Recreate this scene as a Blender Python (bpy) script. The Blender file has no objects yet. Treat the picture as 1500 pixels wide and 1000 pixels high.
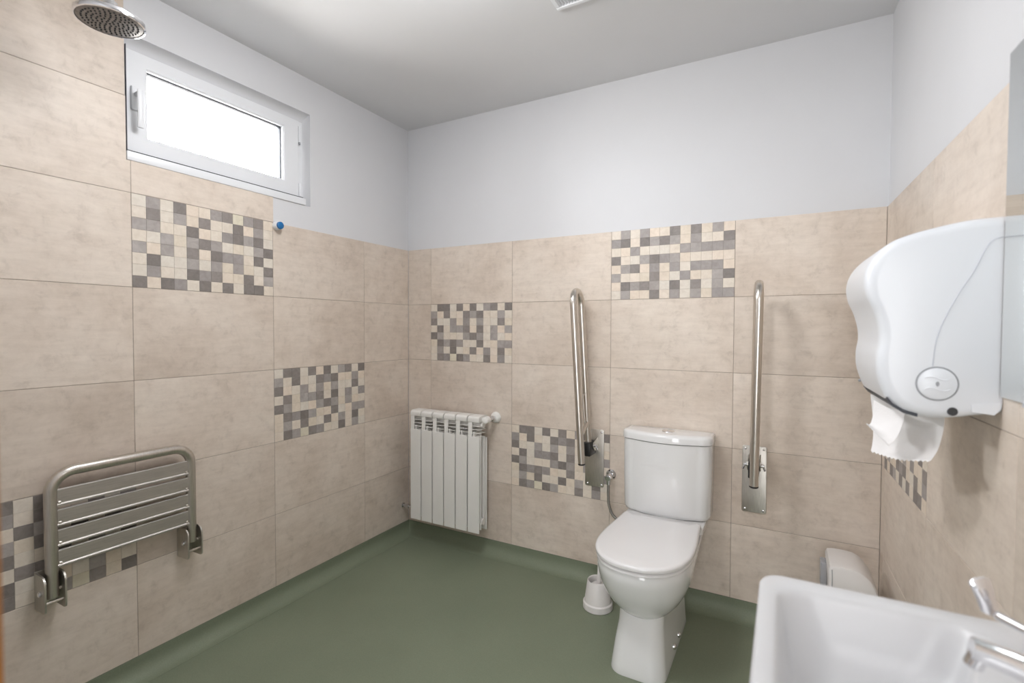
import bpy, bmesh, math, random
from mathutils import Vector, Matrix
random.seed(7)
S = bpy.context.scene
COL = S.collection

# ------------------------------------------------------------------ camera
cam = bpy.data.cameras.new('camera')
cam.sensor_width = 36.0
cam.lens = 727.71 / 1500 * 36
cam.clip_start = 0.02
cam.dof.use_dof = True
cam.dof.focus_distance = 2.3
cam.dof.aperture_fstop = 2.8
co = bpy.data.objects.new('camera', cam)
COL.objects.link(co)
yaw, pitch, roll = 0.5023, -0.0263, 0.0037
fw = Vector((-math.sin(yaw) * math.cos(pitch), math.cos(yaw) * math.cos(pitch), math.sin(pitch)))
rt = Vector((math.cos(yaw), math.sin(yaw), 0))
up = rt.cross(fw)
r2 = rt * math.cos(roll) + up * math.sin(roll)
u2 = up * math.cos(roll) - rt * math.sin(roll)
co.matrix_world = Matrix(((r2.x, u2.x, -fw.x, 2.0169), (r2.y, u2.y, -fw.y, -2.3569), (r2.z, u2.z, -fw.z, 1.2591), (0, 0, 0, 1)))
S.camera = co

# ------------------------------------------------------------------ light and exposure
w = bpy.data.worlds.new('overcast_sky'); S.world = w
w.use_nodes = True
bg = w.node_tree.nodes['Background']
wn = w.node_tree
tcw = wn.nodes.new('ShaderNodeTexCoord'); sep = wn.nodes.new('ShaderNodeSeparateXYZ'); rw = wn.nodes.new('ShaderNodeValToRGB')
wn.links.new(tcw.outputs['Generated'], sep.inputs[0])
mr = wn.nodes.new('ShaderNodeMapRange'); mr.inputs['From Min'].default_value = -.12; mr.inputs['From Max'].default_value = .08
wn.links.new(sep.outputs['Z'], mr.inputs['Value']); wn.links.new(mr.outputs[0], rw.inputs['Fac'])
rw.color_ramp.elements[0].color = (.34, .335, .32, 1)      # sunlit pale ground
rw.color_ramp.elements[1].color = (.93, .965, 1.0, 1)      # overcast sky
wn.links.new(rw.outputs['Color'], bg.inputs['Color'])
bg.inputs['Strength'].default_value = 24.0
S.view_settings.view_transform = 'Standard'
S.view_settings.look = 'None'
S.view_settings.gamma = 1
S.view_settings.use_curve_mapping = False
S.view_settings.exposure = 0.93

def area(name, loc, direction, sx, sy, power, color=(1, 1, 1)):
    l = bpy.data.lights.new(name, 'AREA'); l.shape = 'RECTANGLE'
    l.size, l.size_y, l.energy, l.color = sx, sy, power, color
    o = bpy.data.objects.new(name, l); COL.objects.link(o)
    o.location = loc
    o.rotation_euler = Vector(direction).to_track_quat('-Z', 'Y').to_euler()
    return o
# daylight through the window is sampled through a portal in the opening
pt = area('window_portal', (-0.20, -1.09, 2.06), (1, 0, 0), 0.76, 0.44, 1)
pt.data.cycles.is_portal = True
# added fill light, unseen in the hallway, shining in through the doorway
area('hallway_fill', (2.25, -3.7, 1.35), (-.5, 1, 0), 1.2, 1.9, 28, (0.99, 0.99, 1.0))
# added fill lights below the ceiling, out of view, brightening walls and fixtures
rl = bpy.data.lights.new('room_fill', 'POINT'); rl.energy = 8; rl.shadow_soft_size = .12; rl.color = (.97, .98, 1.0)
ro = bpy.data.objects.new('room_fill', rl); COL.objects.link(ro); ro.location = (1.1, -1.36, 2.27)
area('room_fill_down', (1.05, -1.32, 2.42), (0, 0, -1), 0.5, 0.5, 5, (0.98, 0.985, 1.0))  # second added fill, aimed straight down

# ------------------------------------------------------------------ material helpers
def new_mat(name):
    m = bpy.data.materials.new(name); m.use_nodes = True
    nt = m.node_tree
    return m, nt, nt.nodes['Principled BSDF']

def node(nt, t, **kw):
    n = nt.nodes.new(t)
    for k, v in kw.items(): setattr(n, k, v)
    return n

def ramp(nt, src, stops):
    r = node(nt, 'ShaderNodeValToRGB')
    e = r.color_ramp.elements
    e[0].position, e[0].color = stops[0][0], (*stops[0][1], 1)
    e[1].position, e[1].color = stops[-1][0], (*stops[-1][1], 1)
    for p, c in stops[1:-1]:
        x = e.new(p); x.color = (*c, 1)
    nt.links.new(src, r.inputs['Fac'])
    return r.outputs['Color']

def coords(nt, rand=True):
    tc = node(nt, 'ShaderNodeTexCoord')
    if not rand: return tc.outputs['Object']
    oi = node(nt, 'ShaderNodeObjectInfo')
    ml = node(nt, 'ShaderNodeMath', operation='MULTIPLY'); ml.inputs[1].default_value = 37.0
    nt.links.new(oi.outputs['Random'], ml.inputs[0])
    ad = node(nt, 'ShaderNodeVectorMath', operation='ADD')
    nt.links.new(tc.outputs['Object'], ad.inputs[0]); nt.links.new(ml.outputs[0], ad.inputs[1])
    return ad.outputs[0]

def noise(nt, vec, scale, detail=4, rough=.55, dist=0.0):
    n = node(nt, 'ShaderNodeTexNoise')
    n.inputs['Scale'].default_value = scale; n.inputs['Detail'].default_value = detail
    n.inputs['Roughness'].default_value = rough; n.inputs['Distortion'].default_value = dist
    nt.links.new(vec, n.inputs['Vector'])
    return n.outputs['Fac']

def mix(nt, a, b, fac, mode='MIX'):
    m = node(nt, 'ShaderNodeMix', data_type='RGBA', blend_type=mode)
    if isinstance(fac, (int, float)): m.inputs[0].default_value = fac
    else: nt.links.new(fac, m.inputs[0])
    for i, v in ((6, a), (7, b)):
        if isinstance(v, tuple): m.inputs[i].default_value = (*v, 1)
        else: nt.links.new(v, m.inputs[i])
    return m.outputs[2]

def bump(nt, p, h, strength, dist=0.002):
    b = node(nt, 'ShaderNodeBump'); b.inputs['Strength'].default_value = strength; b.inputs['Distance'].default_value = dist
    nt.links.new(h, b.inputs['Height']); nt.links.new(b.outputs[0], p.inputs['Normal'])

def simple(name, col, rough, metal=0.0, var=0.0, scale=20, bmp=0.0, coat=0.0, bscale=None):
    m, nt, p = new_mat(name)
    p.inputs['Base Color'].default_value = (*col, 1)
    p.inputs['Roughness'].default_value = rough
    p.inputs['Metallic'].default_value = metal
    p.inputs['Coat Weight'].default_value = coat
    v = coords(nt, False)
    if var:
        n = noise(nt, v, scale, 5)
        c = ramp(nt, n, [(.3, tuple(x * (1 - var) for x in col)), (.7, tuple(min(1, x * (1 + var)) for x in col))])
        nt.links.new(c, p.inputs['Base Color'])
    if bmp:
        bump(nt, p, noise(nt, v, bscale or scale * 6, 3), bmp)
    return m

def tile_material():
    m, nt, p = new_mat('beige_stone_tile')
    v = coords(nt)
    n1 = noise(nt, v, 2.6, 8, .66, .25)
    n2 = noise(nt, v, 21, 8, .72, .35)
    n3 = noise(nt, v, 90, 3, .6)
    c1 = ramp(nt, n1, [(.34, (.64, .545, .46)), (.5, (.725, .632, .546)), (.68, (.775, .69, .606))])
    c2 = ramp(nt, n2, [(.30, (.80, .785, .77)), (.46, (.96, .955, .95)), (.7, (1.03, 1.03, 1.03))])
    c = mix(nt, c1, c2, .85, 'MULTIPLY')
    # faint streaks along the tile, as in honed stone
    mp = node(nt, 'ShaderNodeMapping'); mp.inputs['Scale'].default_value = (3.0, 3.0, 16.0)
    nt.links.new(v, mp.inputs['Vector'])
    n4 = noise(nt, mp.outputs[0], 3.0, 6, .7, .3)
    c3 = ramp(nt, n4, [(.36, (.92, .91, .90)), (.58, (1.015, 1.015, 1.015))])
    c = mix(nt, c, c3, .8, 'MULTIPLY')
    oi = node(nt, 'ShaderNodeObjectInfo')
    c5 = ramp(nt, oi.outputs['Random'], [(0, (.95, .945, .94)), (1, (1.04, 1.04, 1.04))])
    c = mix(nt, c, c5, 1.0, 'MULTIPLY')
    nt.links.new(c, p.inputs['Base Color'])
    p.inputs['Roughness'].default_value = .42
    p.inputs['Specular IOR Level'].default_value = .4
    bump(nt, p, n3, .12, .001)
    return m

def mosaic_material(name, lo, hi, spread):
    m, nt, p = new_mat(name)
    v = coords(nt)
    n = noise(nt, v, 42, 5, .65, .6)
    c = ramp(nt, n, [(.3, lo), (.7, hi)])
    oi = node(nt, 'ShaderNodeObjectInfo')
    c2 = ramp(nt, oi.outputs['Random'], spread)
    nt.links.new(mix(nt, c, c2, 1.0, 'MULTIPLY'), p.inputs['Base Color'])
    p.inputs['Roughness'].default_value = .45
    return m

TILE = tile_material()
MOS = {
 'L': mosaic_material('cream_mosaic', (.70, .62, .53), (.82, .745, .655), [(0, (1.0, .98, .95)), (.4, (.97, .99, 1.0)), (.7, (1.03, .98, .94)), (1, (.95, .93, .88))]),
 'M': mosaic_material('mid_grey_mosaic', (.335, .30, .283), (.435, .395, .378), [(0, (.86, .86, .86)), (.5, (1, .995, .98)), (1, (1.12, 1.13, 1.12))]),
 'D': mosaic_material('dark_grey_mosaic', (.215, .19, .178), (.29, .26, .246), [(0, (.85, .84, .82)), (.5, (1, .995, .98)), (1, (1.14, 1.13, 1.11))]),
 'Y': mosaic_material('straw_mosaic', (.66, .60, .47), (.76, .70, .57), [(0, (.97, .97, .97)), (1, (1.03, 1.03, 1.03))]),
}
GROUT = simple('grout', (.33, .27, .23), .9, var=.08, scale=60)
PLASTER = simple('white_plaster', (.69, .69, .705), .85, var=.015, scale=3, bmp=.05, bscale=120)
CEILING = simple('ceiling_paint', (.72, .72, .73), .9, var=.015, scale=3, bmp=.04, bscale=120)
def vinyl_material():
    m, nt, p = new_mat('green_vinyl')
    v = coords(nt, False)
    n = noise(nt, v, 2.2, 5, .55)
    c = ramp(nt, n, [(.3, (.192, .222, .154)), (.7, (.218, .249, .175))])
    n2 = noise(nt, v, 260, 2, .5)
    c = mix(nt, c, ramp(nt, n2, [(.35, (.92, .92, .92)), (.65, (1.07, 1.07, 1.07))]), .7, 'MULTIPLY')
    nt.links.new(c, p.inputs['Base Color'])
    p.inputs['Roughness'].default_value = .52
    p.inputs['Specular IOR Level'].default_value = .45
    bump(nt, p, n2, .08, .001)
    return m
VINYL = vinyl_material()
PVC = simple('white_pvc', (.80, .81, .83), .32, var=.01, scale=8)
CERAMIC = simple('white_glazed_ceramic', (.82, .82, .82), .08, var=.01, scale=4, coat=.5)
BASINC = simple('basin_ceramic', (.62, .62, .63), .32, var=.01, scale=4)
SEATPL = simple('white_seat_plastic', (.82, .81, .81), .18, var=.01, scale=4)
DISP = simple('white_abs_plastic', (.76, .78, .815), .28, var=.01, scale=5)
ENAMEL = simple('white_radiator_enamel', (.86, .845, .81), .3, var=.01, scale=9)
BINPL = simple('off_white_plastic', (.76, .73, .71), .42, var=.015, scale=9)
GREYPL = simple('grey_line_plastic', (.33, .34, .36), .5, var=.03)
BLACK = simple('black_plastic', (.012, .012, .013), .42, var=.1)
RUBBER = simple('dark_rubber', (.05, .055, .065), .6, var=.1)
PAPER = simple('paper_towel', (.84, .82, .81), .95, var=.02, scale=30, bmp=.25, bscale=260)
BLUE = simple('blue_plastic', (.006, .135, .36), .35, var=.05)
WOOD, nt_, p_ = new_mat('varnished_door_wood')
v_ = coords(nt_, False)
mp_ = node(nt_, 'ShaderNodeMapping'); mp_.inputs['Scale'].default_value = (18, 18, 1.2)
nt_.links.new(v_, mp_.inputs['Vector'])
nt_.links.new(ramp(nt_, noise(nt_, mp_.outputs[0], 4, 6, .6, .5), [(.3, (.30, .115, .025)), (.7, (.48, .20, .05))]), p_.inputs['Base Color'])
p_.inputs['Roughness'].default_value = .4
def metal(name, col, rough, stretch, amp=.12):
    m, nt, p = new_mat(name)
    v = coords(nt, False)
    mp = node(nt, 'ShaderNodeMapping'); mp.inputs['Scale'].default_value = stretch
    nt.links.new(v, mp.inputs['Vector'])
    n = noise(nt, mp.outputs[0], 6, 4, .6)
    nt.links.new(ramp(nt, n, [(.3, tuple(x * (1 - amp) for x in col)), (.7, tuple(min(1, x * (1 + amp)) for x in col))]), p.inputs['Base Color'])
    p.inputs['Metallic'].default_value = 1
    p.inputs['Roughness'].default_value = rough
    return m
STEEL = metal('brushed_stainless_steel', (.62, .58, .53), .28, (60, 60, 3))
STEELS = metal('stainless_steel_slats', (.54, .51, .48), .5, (80, 3, 80))
PLATE = metal('stainless_wall_plate', (.56, .535, .49), .42, (60, 60, 4))
CHROME = metal('polished_chrome', (.80, .80, .82), .07, (1, 1, 1), .02)
MIRROR = metal('mirror_silver', (.78, .82, .81), .01, (1, 1, 1), .005)

def shower_face():
    m, nt, p = new_mat('shower_nozzle_plate')
    v = coords(nt, False)
    nt.links.new(ramp(nt, noise(nt, v, 60, 3), [(.35, (.16, .15, .14)), (.65, (.24, .22, .21))]), p.inputs['Base Color'])
    p.inputs['Metallic'].default_value = .6; p.inputs['Roughness'].default_value = .35
    return m
FACE = shower_face()
def glass_material():
    m = bpy.data.materials.new('window_glass'); m.use_nodes = True
    nt = m.node_tree; nt.nodes.remove(nt.nodes['Principled BSDF'])
    t = node(nt, 'ShaderNodeBsdfTransparent'); g = node(nt, 'ShaderNodeBsdfGlossy'); g.inputs['Roughness'].default_value = .01
    fr = node(nt, 'ShaderNodeFresnel'); fr.inputs['IOR'].default_value = 1.45
    x = node(nt, 'ShaderNodeMixShader')
    nt.links.new(fr.outputs[0], x.inputs[0]); nt.links.new(t.outputs[0], x.inputs[1]); nt.links.new(g.outputs[0], x.inputs[2])
    nt.links.new(x.outputs[0], nt.nodes['Material Output'].inputs['Surface'])
    return m
GLASS = glass_material()
CLEAR, nt_, p_ = new_mat('clear_grey_plastic')
p_.inputs['Base Color'].default_value = (.62, .63, .67, 1); p_.inputs['Roughness'].default_value = .2; p_.inputs['Transmission Weight'].default_value = .55

# ------------------------------------------------------------------ mesh helpers
def finish(bm, angle=35):
    bmesh.ops.recalc_face_normals(bm, faces=bm.faces)
    for f in bm.faces: f.smooth = True
    ca = math.radians(angle)
    for e in bm.edges:
        e.smooth = len(e.link_faces) == 2 and e.calc_face_angle(0) < ca

def mesh_of(name, bm, mat, angle=35):
    finish(bm, angle)
    me = bpy.data.meshes.new(name); bm.to_mesh(me); bm.free()
    for m in (mat if isinstance(mat, (list, tuple)) else [mat]): me.materials.append(m)
    return me

def obj(name, bm, mat, parent=None, angle=35, kind=None):
    """link a bmesh given in world coordinates as ONE object whose origin sits at its centre"""
    xs = [v.co for v in bm.verts]
    lo = Vector((min(v.x for v in xs), min(v.y for v in xs), min(v.z for v in xs)))
    hi = Vector((max(v.x for v in xs), max(v.y for v in xs), max(v.z for v in xs)))
    c = (lo + hi) / 2
    bmesh.ops.translate(bm, verts=bm.verts, vec=-c)
    o = bpy.data.objects.new(name, mesh_of(name, bm, mat, angle))
    COL.objects.link(o)
    o.location = c
    if parent:
        o.parent = parent
        p = Vector((0, 0, 0)); q = parent
        while q: p += q.location; q = q.parent
        o.location = c - p
    if kind: o['kind'] = kind
    return o

def thing(name, label, cat, loc, group=None):
    o = bpy.data.objects.new(name, None); COL.objects.link(o)
    o.empty_display_size = .1
    o.location = loc; o['label'] = label; o['category'] = cat
    if group: o['group'] = group
    return o

def tag(o, label, cat, group=None):
    o['label'] = label; o['category'] = cat
    if group: o['group'] = group
    return o

def box(bm, x0, x1, y0, y1, z0, z1, bev=0.0, seg=2, M=None):
    r = bmesh.ops.create_cube(bm, size=1)
    vs = r['verts']
    for v in vs:
        v.co = Vector((x0 + (v.co.x + .5) * (x1 - x0), y0 + (v.co.y + .5) * (y1 - y0), z0 + (v.co.z + .5) * (z1 - z0)))
    if bev:
        es = list({e for v in vs for e in v.link_edges})
        nb = bmesh.ops.bevel(bm, geom=es, offset=bev, segments=seg, affect='EDGES', profile=.5)
        vs = list({v for f in nb['faces'] for v in f.verts} | {v for v in vs if v.is_valid})
    if M is not None:
        for v in vs: v.co = M @ v.co
    return bm

def bxo(name, mat, parent, x0, x1, y0, y1, z0, z1, bev=0.0, seg=2, M=None, kind=None):
    return obj(name, box(bmesh.new(), x0, x1, y0, y1, z0, z1, bev, seg, M), mat, parent, kind=kind)

def loft(bm, rings, close=True, cap0=True, cap1=True):
    R = [[bm.verts.new(p) for p in r] for r in rings]
    n = len(R[0])
    for a, b in zip(R, R[1:]):
        for i in range(n if close else n - 1):
            j = (i + 1) % n
            bm.faces.new((a[i], a[j], b[j], b[i]))
    if cap0: bm.faces.new(R[0])
    if cap1: bm.faces.new(R[-1])
    return bm

def fillet(pts, rad, seg=8):
    pts = [Vector(p) for p in pts]
    rads = rad if isinstance(rad, (list, tuple)) else [rad] * (len(pts) - 2)
    out = [pts[0]]
    for i in range(1, len(pts) - 1):
        a, b, c = pts[i - 1], pts[i], pts[i + 1]
        d1, d2 = (a - b).normalized(), (c - b).normalized()
        ang = d1.angle(d2); r = rads[i - 1]
        t = min(r / math.tan(ang / 2), .49 * (a - b).length if i > 1 else .98 * (a - b).length, .49 * (c - b).length if i < len(pts) - 2 else .98 * (c - b).length)
        r = t * math.tan(ang / 2)
        bis = (d1 + d2).normalized(); cen = b + bis * (r / math.sin(ang / 2))
        p0, p1 = b + d1 * t - cen, b + d2 * t - cen
        tot = p0.angle(p1); ax = p0.cross(p1).normalized()
        for k in range(seg + 1):
            out.append(cen + Matrix.Rotation(tot * k / seg, 3, ax) @ p0)
    out.append(pts[-1])
    return out

def spline(pts, n=8):
    P = [Vector(p) for p in pts]; P = [2 * P[0] - P[1]] + P + [2 * P[-1] - P[-2]]
    out = []
    for i in range(1, len(P) - 2):
        for k in range(n):
            t = k / n
            out.append(.5 * ((2 * P[i]) + (P[i + 1] - P[i - 1]) * t + (2 * P[i - 1] - 5 * P[i] + 4 * P[i + 1] - P[i + 2]) * t * t + (3 * P[i] - P[i - 1] - 3 * P[i + 1] + P[i + 2]) * t ** 3))
    out.append(P[-2])
    return out

def tube(bm, path, r, n=16, cap=True):
    path = [Vector(p) for p in path]
    T = []
    for i in range(len(path)):
        a = path[max(i - 1, 0)]; b = path[min(i + 1, len(path) - 1)]
        T.append((b - a).normalized())
    t0 = T[0]; ref = Vector((0, 0, 1)) if abs(t0.z) < .9 else Vector((1, 0, 0))
    N = t0.cross(ref).normalized()
    rings = []
    for i, p in enumerate(path):
        N = (N - T[i] * N.dot(T[i])).normalized(); Bn = T[i].cross(N)
        rr = r[i] if isinstance(r, (list, tuple)) else r
        rings.append([p + (N * math.cos(2 * math.pi * k / n) + Bn * math.sin(2 * math.pi * k / n)) * rr for k in range(n)])
    return loft(bm, rings, True, cap, cap)

def lathe(bm, origin, axis, prof, n=32):
    """prof: list of (distance along axis, radius)"""
    o = Vector(origin); a = Vector(axis).normalized()
    ref = Vector((0, 0, 1)) if abs(a.z) < .9 else Vector((1, 0, 0))
    N = a.cross(ref).normalized(); Bn = a.cross(N)
    rings = [[o + a * d + (N * math.cos(2 * math.pi * k / n) + Bn * math.sin(2 * math.pi * k / n)) * max(r, 1e-5) for k in range(n)] for d, r in prof]
    return loft(bm, rings)

def rrect(x0, x1, y0, y1, r, n=6):
    """rounded rectangle outline, counter-clockwise"""
    out = []
    for cx, cy, a0 in ((x1 - r, y1 - r, 0), (x0 + r, y1 - r, 90), (x0 + r, y0 + r, 180), (x1 - r, y0 + r, 270)):
        for k in range(n + 1):
            a = math.radians(a0 + 90 * k / n)
            out.append((cx + r * math.cos(a), cy + r * math.sin(a)))
    return out

class Frame:
    """wall frame: s along the wall from the far corner, d out of the wall into the room, z up"""
    def __init__(self, o, u, n): self.o, self.u, self.n = Vector(o), Vector(u).normalized(), Vector(n).normalized()
    def p(self, s, d, z): return self.o + self.u * s + self.n * d + Vector((0, 0, z))
    def M(self, s=0, d=0, z=0):
        c = self.p(s, d, z)
        return Matrix(((self.u.x, self.n.x, 0, c.x), (self.u.y, self.n.y, 0, c.y), (0, 0, 1, c.z), (0, 0, 0, 1)))
FL = Frame((0, 0, 0), (0, -1, 0), (1, 0, 0))
FB = Frame((0, 0, 0), (1, 0, 0), (0, -1, 0))
FR = Frame((2.352, 0, 0), (.028, -1, 0), (-1, -.028, 0))

# ------------------------------------------------------------------ the room
TOP, H, TW = 1.730, .33045, .55
CEIL = 2.452
YF = -2.2437            # inner face of the front wall with the open doorway

def joined(name, boxes, mat, kind='structure', frame=None):
    bm = bmesh.new()
    for b in boxes: box(bm, *b, M=frame)
    o = obj(name, bm, mat, kind=kind)
    return o

floor = joined('floor', [(-.02, 2.6, -2.36, .02, -.06, 0)], VINYL)
ceiling = joined('ceiling', [(-.25, 2.7, -2.36, .2, CEIL, CEIL + .08)], CEILING)
WY0, WY1, WZ0, WZ1 = -1.474, -.706, 1.843, 2.283
wall_left = joined('wall_left', [(-.24, -.006, -2.36, WY0, -.05, CEIL + .001), (-.24, -.006, WY1, .24, -.05, CEIL + .001),
                                 (-.24, -.006, WY0, WY1, -.05, WZ0), (-.24, -.006, WY0, WY1, WZ1, CEIL + .001)], PLASTER)
wall_back = joined('wall_back', [(-.006, 2.6, .006, .24, -.05, CEIL + .001)], PLASTER)
wall_right = obj('wall_right', box(bmesh.new(), -.05, 4.0, -.2, -.006, -.05, CEIL + .001, M=FR.M()), PLASTER, kind='structure')
wall_front = joined('wall_front', [(-.006, 1.50, -2.36, YF, -.05, CEIL + .001), (1.50, 2.44, -2.36, YF, 2.08, CEIL + .001)], PLASTER)

# tiles: one object each, laid on a grout bed, with a 1.6 mm joint
tile_meshes = {}
def tile_mesh(wd, ht, bev=.0009, key='tile', mat=None, t=.0062):
    k = (key, round(wd, 4), round(ht, 4), mat.name if mat else '')
    if k not in tile_meshes:
        tile_meshes[k] = mesh_of(key, box(bmesh.new(), -wd / 2, wd / 2, -t, 0, -ht / 2, ht / 2, bev, 1), mat or TILE, 20)
    return tile_meshes[k]

def world_loc(o):
    p = Vector((0, 0, 0))
    while o: p += o.location; o = o.parent
    return p

def put(name, me, M, parent):
    o = bpy.data.objects.new(name, me); COL.objects.link(o)
    o.parent = parent
    o.matrix_local = Matrix.Translation(-world_loc(parent)) @ M
    return o

def lay(fr, wall, s0, s1, z0, z1, gap=.0016):
    wd, ht = s1 - s0 - gap, z1 - z0 - gap
    if wd < .004 or ht < .004: return
    put('tile', tile_mesh(wd, ht), fr.M((s0 + s1) / 2, 0, (z0 + z1) / 2), wall)

PA = ['LDDLDLDLMDLD', 'MLDLLDMDLLML', 'DLLMLMLMLLDL', 'LDLMMDLDLMLM', 'DMLLLMDMLMLL', 'LDMDMLLDLLMM', 'LMLDLLDLMLDL', 'LDMYDMLLDLML']
PC = ['LMLMLLDLDLML', 'MDLDMDMLMLLD', 'LLMLLLLMMMMM', 'DLLMDMMLLLLL', 'LMDLMLMLMMML', 'MLLLDLLMLLMD', 'LDMDMLDLDLML', 'LMLLDLMLMLMM']
PD = ['LMLDDLDLMLDL', 'MLDLMLDLLDLM', 'LDLMLDMLDLDM', 'DLMLMLDLLDDL', 'LMLDDLLDLMLD', 'MLLMLDDLMLDL', 'LDMLDLLLLMLL', 'DLLMDLLMYDLD']
rot180 = lambda P: [r[::-1] for r in P[::-1]]

def mosaic(fr, wall, s0, s1, z0, z1, pat, mirror=False):
    """mosaic panel: a grout-backed plate (part of the wall) whose small square pieces are sub-parts"""
    g = .0016
    panel = obj('mosaic_panel', box(bmesh.new(), s0 + g / 2, s1 - g / 2, -.006, -.0012, z0 + g / 2, z1 - g / 2, M=fr.M()), GROUT_LIGHT, wall)
    nc, nr = 12, 8
    cw, ch = (s1 - s0 - g) / nc, (z1 - z0 - g) / nr
    for r in range(nr):
        for c in range(nc):
            ch_ = pat[r][c]
            cc = nc - 1 - c if mirror else c
            me = tile_mesh(cw - .0007, ch - .0007, .0005, 'mosaic_piece', MOS[ch_], .004)
            put('mosaic_piece', me, fr.M(s0 + g / 2 + (cc + .5) * cw, .0001, z1 - g / 2 - (r + .5) * ch), panel)
GROUT_LIGHT = simple('pale_grout', (.45, .40, .35), .9, var=.05, scale=60)

def grout(fr, wall, rects):
    bm = bmesh.new()
    for s0, s1, z0, z1 in rects: box(bm, s0, s1, -.0065, -.0016, z0, z1, M=fr.M())
    obj('grout_bed', bm, GROUT, wall)

R = [TOP - i * H for i in range(6)]        # row lines, R[5] just above the vinyl upturn
# left wall: s = distance from the far corner; pattern columns run from the near end, hence mirror=True
Lc = [0, .3633, .9133, 1.4633, 2.0133, 2.24]
for i in range(5):
    for r in range(5):
        s0, s1 = Lc[i], Lc[i + 1]
        if (i, r) in ((2, 0), (1, 2), (3, 3)): continue
        lay(FL, wall_left, s0, s1, R[r + 1], R[r])
mosaic(FL, wall_left, Lc[2], Lc[3], R[1], R[0], rot180(PA), True)
mosaic(FL, wall_left, Lc[1], Lc[2], R[3], R[2], PA, True)
mosaic(FL, wall_left, Lc[3], Lc[4], R[4], R[3], PD, True)
lay(FL, wall_left, Lc[2] - .004, Lc[3], R[0], WZ0)
for i in (3, 4):
    s0, s1 = Lc[i], Lc[i + 1]
    if i == 3:
        # tile notched around the lower corner of the window opening
        g = .0008
        ol = [(1.4633 + g, R[0] + g), (s1 - g, R[0] + g), (s1 - g, R[0] + H - g), (1.476, R[0] + H - g), (1.476, WZ0 - .002), (1.4633 + g, WZ0 - .002)]
        bm = bmesh.new()
        loft(bm, [[FL.p(a, -.0062, b) for a, b in ol], [FL.p(a, 0, b) for a, b in ol]])
        obj('tile', bm, TILE, wall_left, 20)
    else:
        lay(FL, wall_left, s0, s1, R[0], R[0] + H)
    lay(FL, wall_left, 1.476 if i == 3 else s0, s1, R[0] + H, R[0] + 2 * H)
    lay(FL, wall_left, 1.476 if i == 3 else s0, s1, R[0] + 2 * H, CEIL)
grout(FL, wall_left, [(0, 2.24, R[5] - .01, R[0] - .001), (.912, 2.24, R[0] - .001, WZ0 - .001), (1.477, 2.24, WZ0 - .001, CEIL)])
# back wall
Bc = [0, .1722, .7222, 1.2722, 1.8222, 2.352]
for i in range(5):
    for r in range(5):
        if (i, r) in ((1, 1), (2, 3), (3, 0)): continue
        lay(FB, wall_back, Bc[i], Bc[i + 1], R[r + 1], R[r])
mosaic(FB, wall_back, Bc[1], Bc[2], R[2], R[1], PA)
mosaic(FB, wall_back, Bc[3], Bc[4], R[1], R[0], PC)
mosaic(FB, wall_back, Bc[2], Bc[3], R[4], R[3], PA)
grout(FB, wall_back, [(0, 2.352, R[5] - .01, R[0] - .001)])
# right wall
Rc = [0, .05, .60, 1.15, 1.70, 2.25]
for i in range(5):
    for r in range(5):
        if (i, r) == (1, 2): continue
        lay(FR, wall_right, Rc[i], Rc[i + 1], R[r + 1], R[r])
mosaic(FR, wall_right, Rc[1], Rc[2], R[3], R[2], rot180(PA))
grout(FR, wall_right, [(0, 2.25, R[5] - .01, R[0] - .001)])

# coved vinyl upturn, one baseboard per wall
def cove(name, fr, s0, s1, m0, m1):
    prof = [(-.004, .078), (.0025, .078)] + [(.0025 + .055 * (1 - math.cos(a)), .0008 + .055 * (1 - math.sin(a))) for a in [math.radians(9 * k) for k in range(11)]] + [(.0575, -.01), (-.004, -.01)]
    bm = bmesh.new()
    rings = [[fr.p(s0 + m0 * d, d, z) for d, z in prof], [fr.p(s1 + m1 * d, d, z) for d, z in prof]]
    loft(bm, rings)
    return obj(name, bm, VINYL, angle=30, kind='structure')
cove('baseboard_left', FL, 0, 2.24, 1, 0)
cove('baseboard_back', FB, 0, 2.352, 1, -1)
cove('baseboard_right', FR, 0, 2.25, 1, 0)

# door casing of the open doorway the room is seen from (its varnished edge shows at the left of the frame)
door = obj('door_1', box(bmesh.new(), 1.47, 1.549, YF, YF + .014, 0, 2.14, .003), WOOD, kind='structure')
bxo('jamb', WOOD, door, 1.50, 1.522, -2.36, YF, 0, 2.08, .002)
bxo('casing_head', WOOD, door, 1.55, 2.40, YF, YF + .014, 2.06, 2.14, .003)
# hallway behind the camera
joined('floor_hallway', [(.6, 3.2, -3.9, -2.36, -.06, 0)], VINYL)
joined('ceiling_hallway', [(.6, 3.2, -3.9, -2.36, CEIL, CEIL + .08)], CEILING)
joined('wall_hallway', [(.5, .6, -3.9, -2.36, -.05, CEIL + .08), (3.2, 3.3, -3.9, -2.36, -.05, CEIL + .08), (.5, 3.3, -4.0, -3.9, -.05, CEIL + .08),
                        (2.62, 3.3, -2.36, -2.3, -.05, CEIL + .08)], PLASTER)

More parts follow.
